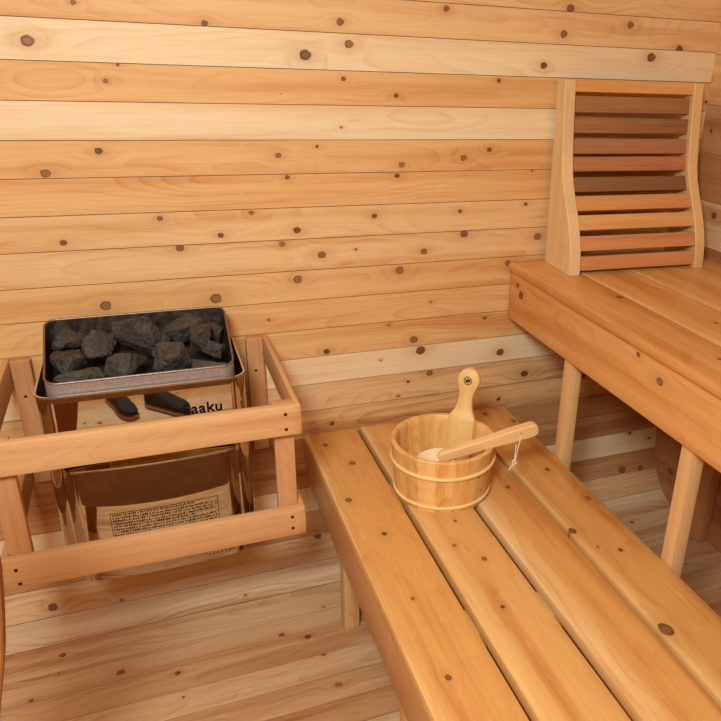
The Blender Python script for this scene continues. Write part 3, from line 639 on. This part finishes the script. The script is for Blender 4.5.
# bowl
bc = Vector((.582, 1.442, .5480)); ax = Vector((-.16, .06, .98)).normalized(); e1 = d.cross(ax).normalized(); e2 = ax.cross(e1)
mb = MB(); vs = []; n = 40
pr = [(.0485, .002), (.0515, .0), (.052, -.004), (.050, -.02), (.042, -.042), (.028, -.056), (.0, -.061), None, (.0, -.052), (.026, -.047), (.038, -.034), (.045, -.016), (.0465, -.003)]
prof = [p for p in pr if p]
for (r_, h_) in prof:
    for k in range(n):
        a = 2 * PI * k / n; vs.append(bc + (e1 * math.cos(a) + e2 * math.sin(a) * 1.0) * max(r_, .0003) + ax * h_ * 1.12)
m_ = len(prof); fs = [(i * n + j, i * n + (j + 1) % n, ((i + 1) % m_) * n + (j + 1) % n, ((i + 1) % m_) * n + j) for i in range(m_) for j in range(n) if i != 6]
fs += [tuple(6 * n + j for j in range(n)), tuple(7 * n + j for j in range(n))]
mb.add(vs, fs, [((v - bc).x, (v - bc).y, (v - bc).z) for v in vs], None, lin((252, 226, 184)), lin((242, 200, 146)), (27., .15, .02)); mb.build('bowl', PLAIN, LD, True, angle=50)
# cord with knot
def tube(mb, pts, r):
    m_ = 8; vs = []; pts = [Vector(p) for p in pts]
    for i, p in enumerate(pts):
        t_ = (pts[min(i + 1, len(pts) - 1)] - pts[max(i - 1, 0)]).normalized(); s_ = t_.cross(Vector((.3, .9, .2))).normalized(); q = t_.cross(s_)
        for j in range(m_): a = 2 * PI * j / m_; vs.append(p + (s_ * math.cos(a) + q * math.sin(a)) * r * (1 + .12 * math.sin(i * 2.1)))
    fs = [(i * m_ + j, i * m_ + (j + 1) % m_, (i + 1) * m_ + (j + 1) % m_, (i + 1) * m_ + j) for i in range(len(pts) - 1) for j in range(m_)] + [tuple(range(m_)), tuple((len(pts) - 1) * m_ + j for j in range(m_))]
    mb.add(vs, fs)
hp = A0 + d * (Lh - .045) - sd_ * .0125 + uh * .004
hp2 = A0 + d * (Lh - .045) + sd_ * .0132 + uh * .004
kp = hp + Vector((-.012, .0, -.078))
mb = MB()
tube(mb, [hp + sd_ * .004, hp - sd_ * .0022, hp - sd_ * .003 + Vector((0, 0, -.006))] + [hp.lerp(kp, t_ / 10) + Vector((math.sin(t_) * .0004, 0, 0)) - sd_ * .002 for t_ in range(1, 11)], .0013)
tube(mb, [hp2 - sd_ * .004, hp2 + sd_ * .0018, hp2 + Vector((0, 0, -.012)) + sd_ * .002] + [(hp2 + Vector((0, 0, -.012))).lerp(kp, t_ / 10) for t_ in range(1, 11)], .0013)
tube(mb, [kp + Vector((.004 * math.cos(a), .004 * math.sin(a * .7), .0045 * math.sin(a))) for a in [i * .5 for i in range(15)]], .0016)
tube(mb, [kp, kp + Vector((-.006, -.003, -.006)), kp + Vector((-.013, -.006, -.009)), kp + Vector((-.018, -.008, -.014))], .0017)
tube(mb, [kp, kp + Vector((-.004, .002, -.009)), kp + Vector((-.008, .001, -.016))], .0014)
mb.build('cord', CORD, LD, True)
mb = MB(); h3 = hp - sd_ * .0001
vs = [h3 + d * .0024 * math.cos(k * PI / 5) + uh * .0024 * math.sin(k * PI / 5) - sd_ * dd for dd in (0, .0006) for k in range(10)]
mb.add(vs, [tuple(range(10)), tuple(range(10, 20))] + [(j, (j + 1) % 10, 10 + (j + 1) % 10, 10 + j) for j in range(10)]); mb.build('cord_hole', SCREW, LD)

# ------------------------------------------------------------------ brown wooden board at the left edge of the view
mb = MB(); E_ = [(0, -.40), (.2, -.352), (.4, -.30), (.5, -.279), (.594, -.2575), (.65, -.2440), (.702, -.2325), (.76, -.2235), (.82, -.216), (.866, -.2135), (.92, -.2135), (.98, -.22), (1.03, -.24)]
vs, wv = [], []
for z, x in E_:
    for xx, yy_ in ((x - .0085, .900), (x - .006, .9025), (x - .006, .9275), (x - .0085, .930), (x - .0875, .930), (x - .09, .9275), (x - .09, .9025), (x - .0875, .900)):
        vs.append((xx, yy_, z + .0005)); wv.append((z, xx, yy_))
n = len(E_); fs = [(i * 8 + j, i * 8 + (j + 1) % 8, (i + 1) * 8 + (j + 1) % 8, (i + 1) * 8 + j) for i in range(n - 1) for j in range(8)] + [tuple(range(8))[::-1], tuple((n - 1) * 8 + j for j in range(8))]
mb.add(vs, fs, wv, None, lin((178, 116, 66)), lin((146, 88, 46)), (55., .1, -.3)); o = mb.build('wooden_upright', PLAIN, None, True, angle=40)
tag(o, 'curved brown wooden edge cut off at the left side of the view', 'wooden upright')

# ------------------------------------------------------------------ shoes, seen mirrored in the heater front
SHOE = metal('dark_shoe_fabric', (44, 40, 40), .8, .25, 240, .3, 0); SOLE = metal('tan_shoe_sole', (170, 124, 78), .7, .1, 100, 0, 0)
def shoe(label, heel, toe, side_):
    h, t = Vector((heel[0], heel[1], 0)), Vector((toe[0], toe[1], 0)); dr = (t - h).normalized(); sw = Vector((-dr.y, dr.x, 0)) * side_
    r_ = tag(empty('shoe', (h + t) / 2), label, 'shoe', 'pair of dark shoes on the floor')
    Ls = .285
    st = [(0, .018, 0, .060), (.02, .032, 0, .082), (.07, .034, 0, .088), (.11, .036, .002, .084), (.15, .041, .005, .066), (.19, .047, .007, .052), (.23, .046, .006, .044), (.262, .036, .002, .036), (.28, .018, -.003, .028)]
    def loft(z0, z1f, grow, name, mat):
        mb = MB(); vs = []; m_ = 14
        for (u_, w_, c_, hh) in st:
            for k in range(m_):
                a = 2 * PI * k / m_; ca, sa = math.cos(a), math.sin(a)
                x_ = (w_ + grow) * math.copysign(abs(ca) ** .7, ca); z_ = (z0 + z1f(hh)) / 2 + (z1f(hh) - z0) / 2 * math.copysign(abs(sa) ** .75, sa)
                if sa > 0: x_ *= 1 - .35 * sa * (hh / .088)
                vs.append(h + dr * ((u_ - .14) * (1 + grow * 4) + .14) + sw * (c_ + x_) + Vector((0, 0, z_)))
        n_ = len(st); fs = [(i * m_ + j, i * m_ + (j + 1) % m_, (i + 1) * m_ + (j + 1) % m_, (i + 1) * m_ + j) for i in range(n_ - 1) for j in range(m_)] + [tuple(range(m_)), tuple((n_ - 1) * m_ + j for j in range(m_))]
        mb.add(vs, fs); return mb.build(name, mat, r_, True, angle=50)
    loft(.001, lambda q: .024, .003, 'sole', SOLE); loft(.018, lambda q: q + .012, 0, 'upper', SHOE)
shoe('dark shoe with a tan sole mirrored at the left of the heater front', (-.300, -.07), (-.145, .175), 1)
shoe('dark shoe with a tan sole mirrored beside the lettering on the heater', (-.085, .035), (.150, .19), -1)

# ------------------------------------------------------------------ camera
R = [[0.9240909132004715, -0.3798315742161835, 0.042236943175074856], [0.11585267218456088, 0.3837324537187546, 0.9161482207103175], [0.36418970672990647, 0.8417109831714445, -0.3986081764346348]]
cam = bpy.data.cameras.new('camera'); co = bpy.data.objects.new('camera', cam); C.objects.link(co)
M4 = Matrix(((R[0][0], R[1][0], -R[2][0], 0), (R[0][1], R[1][1], -R[2][1], 0), (R[0][2], R[1][2], -R[2][2], 1.4592), (0, 0, 0, 1)))
co.matrix_world = M4
cam.sensor_width = 36; cam.lens = 36 * 738.05 / 721; cam.shift_x = -93.9 / 721; cam.shift_y = 10.3 / 721; cam.clip_start = .01
bpy.context.scene.camera = co

# ------------------------------------------------------------------ light: soft ceiling light, upper left behind the camera
def area(name, loc, target, size, power, col, sy=None):
    l = bpy.data.lights.new(name, 'AREA'); l.energy = power; l.size = size; l.color = col
    if sy: l.shape = 'RECTANGLE'; l.size_y = sy
    o = bpy.data.objects.new(name, l); C.objects.link(o); o.location = loc
    o.rotation_euler = (Vector(target) - Vector(loc)).to_track_quat('-Z', 'Y').to_euler(); return o
area('ceiling_light', (-.30, -.05, 1.98), (.35, 1.1, .6), .42, 25, (.82, .93, 1.0))
w = bpy.data.worlds.new('world'); bpy.context.scene.world = w; w.use_nodes = True
w.node_tree.nodes['Background'].inputs[0].default_value = (.05, .045, .04, 1)
vs_ = bpy.context.scene.view_settings
vs_.view_transform = 'Standard'; vs_.look = 'None'; vs_.gamma = 1; vs_.use_curve_mapping = False; vs_.exposure = 0.73
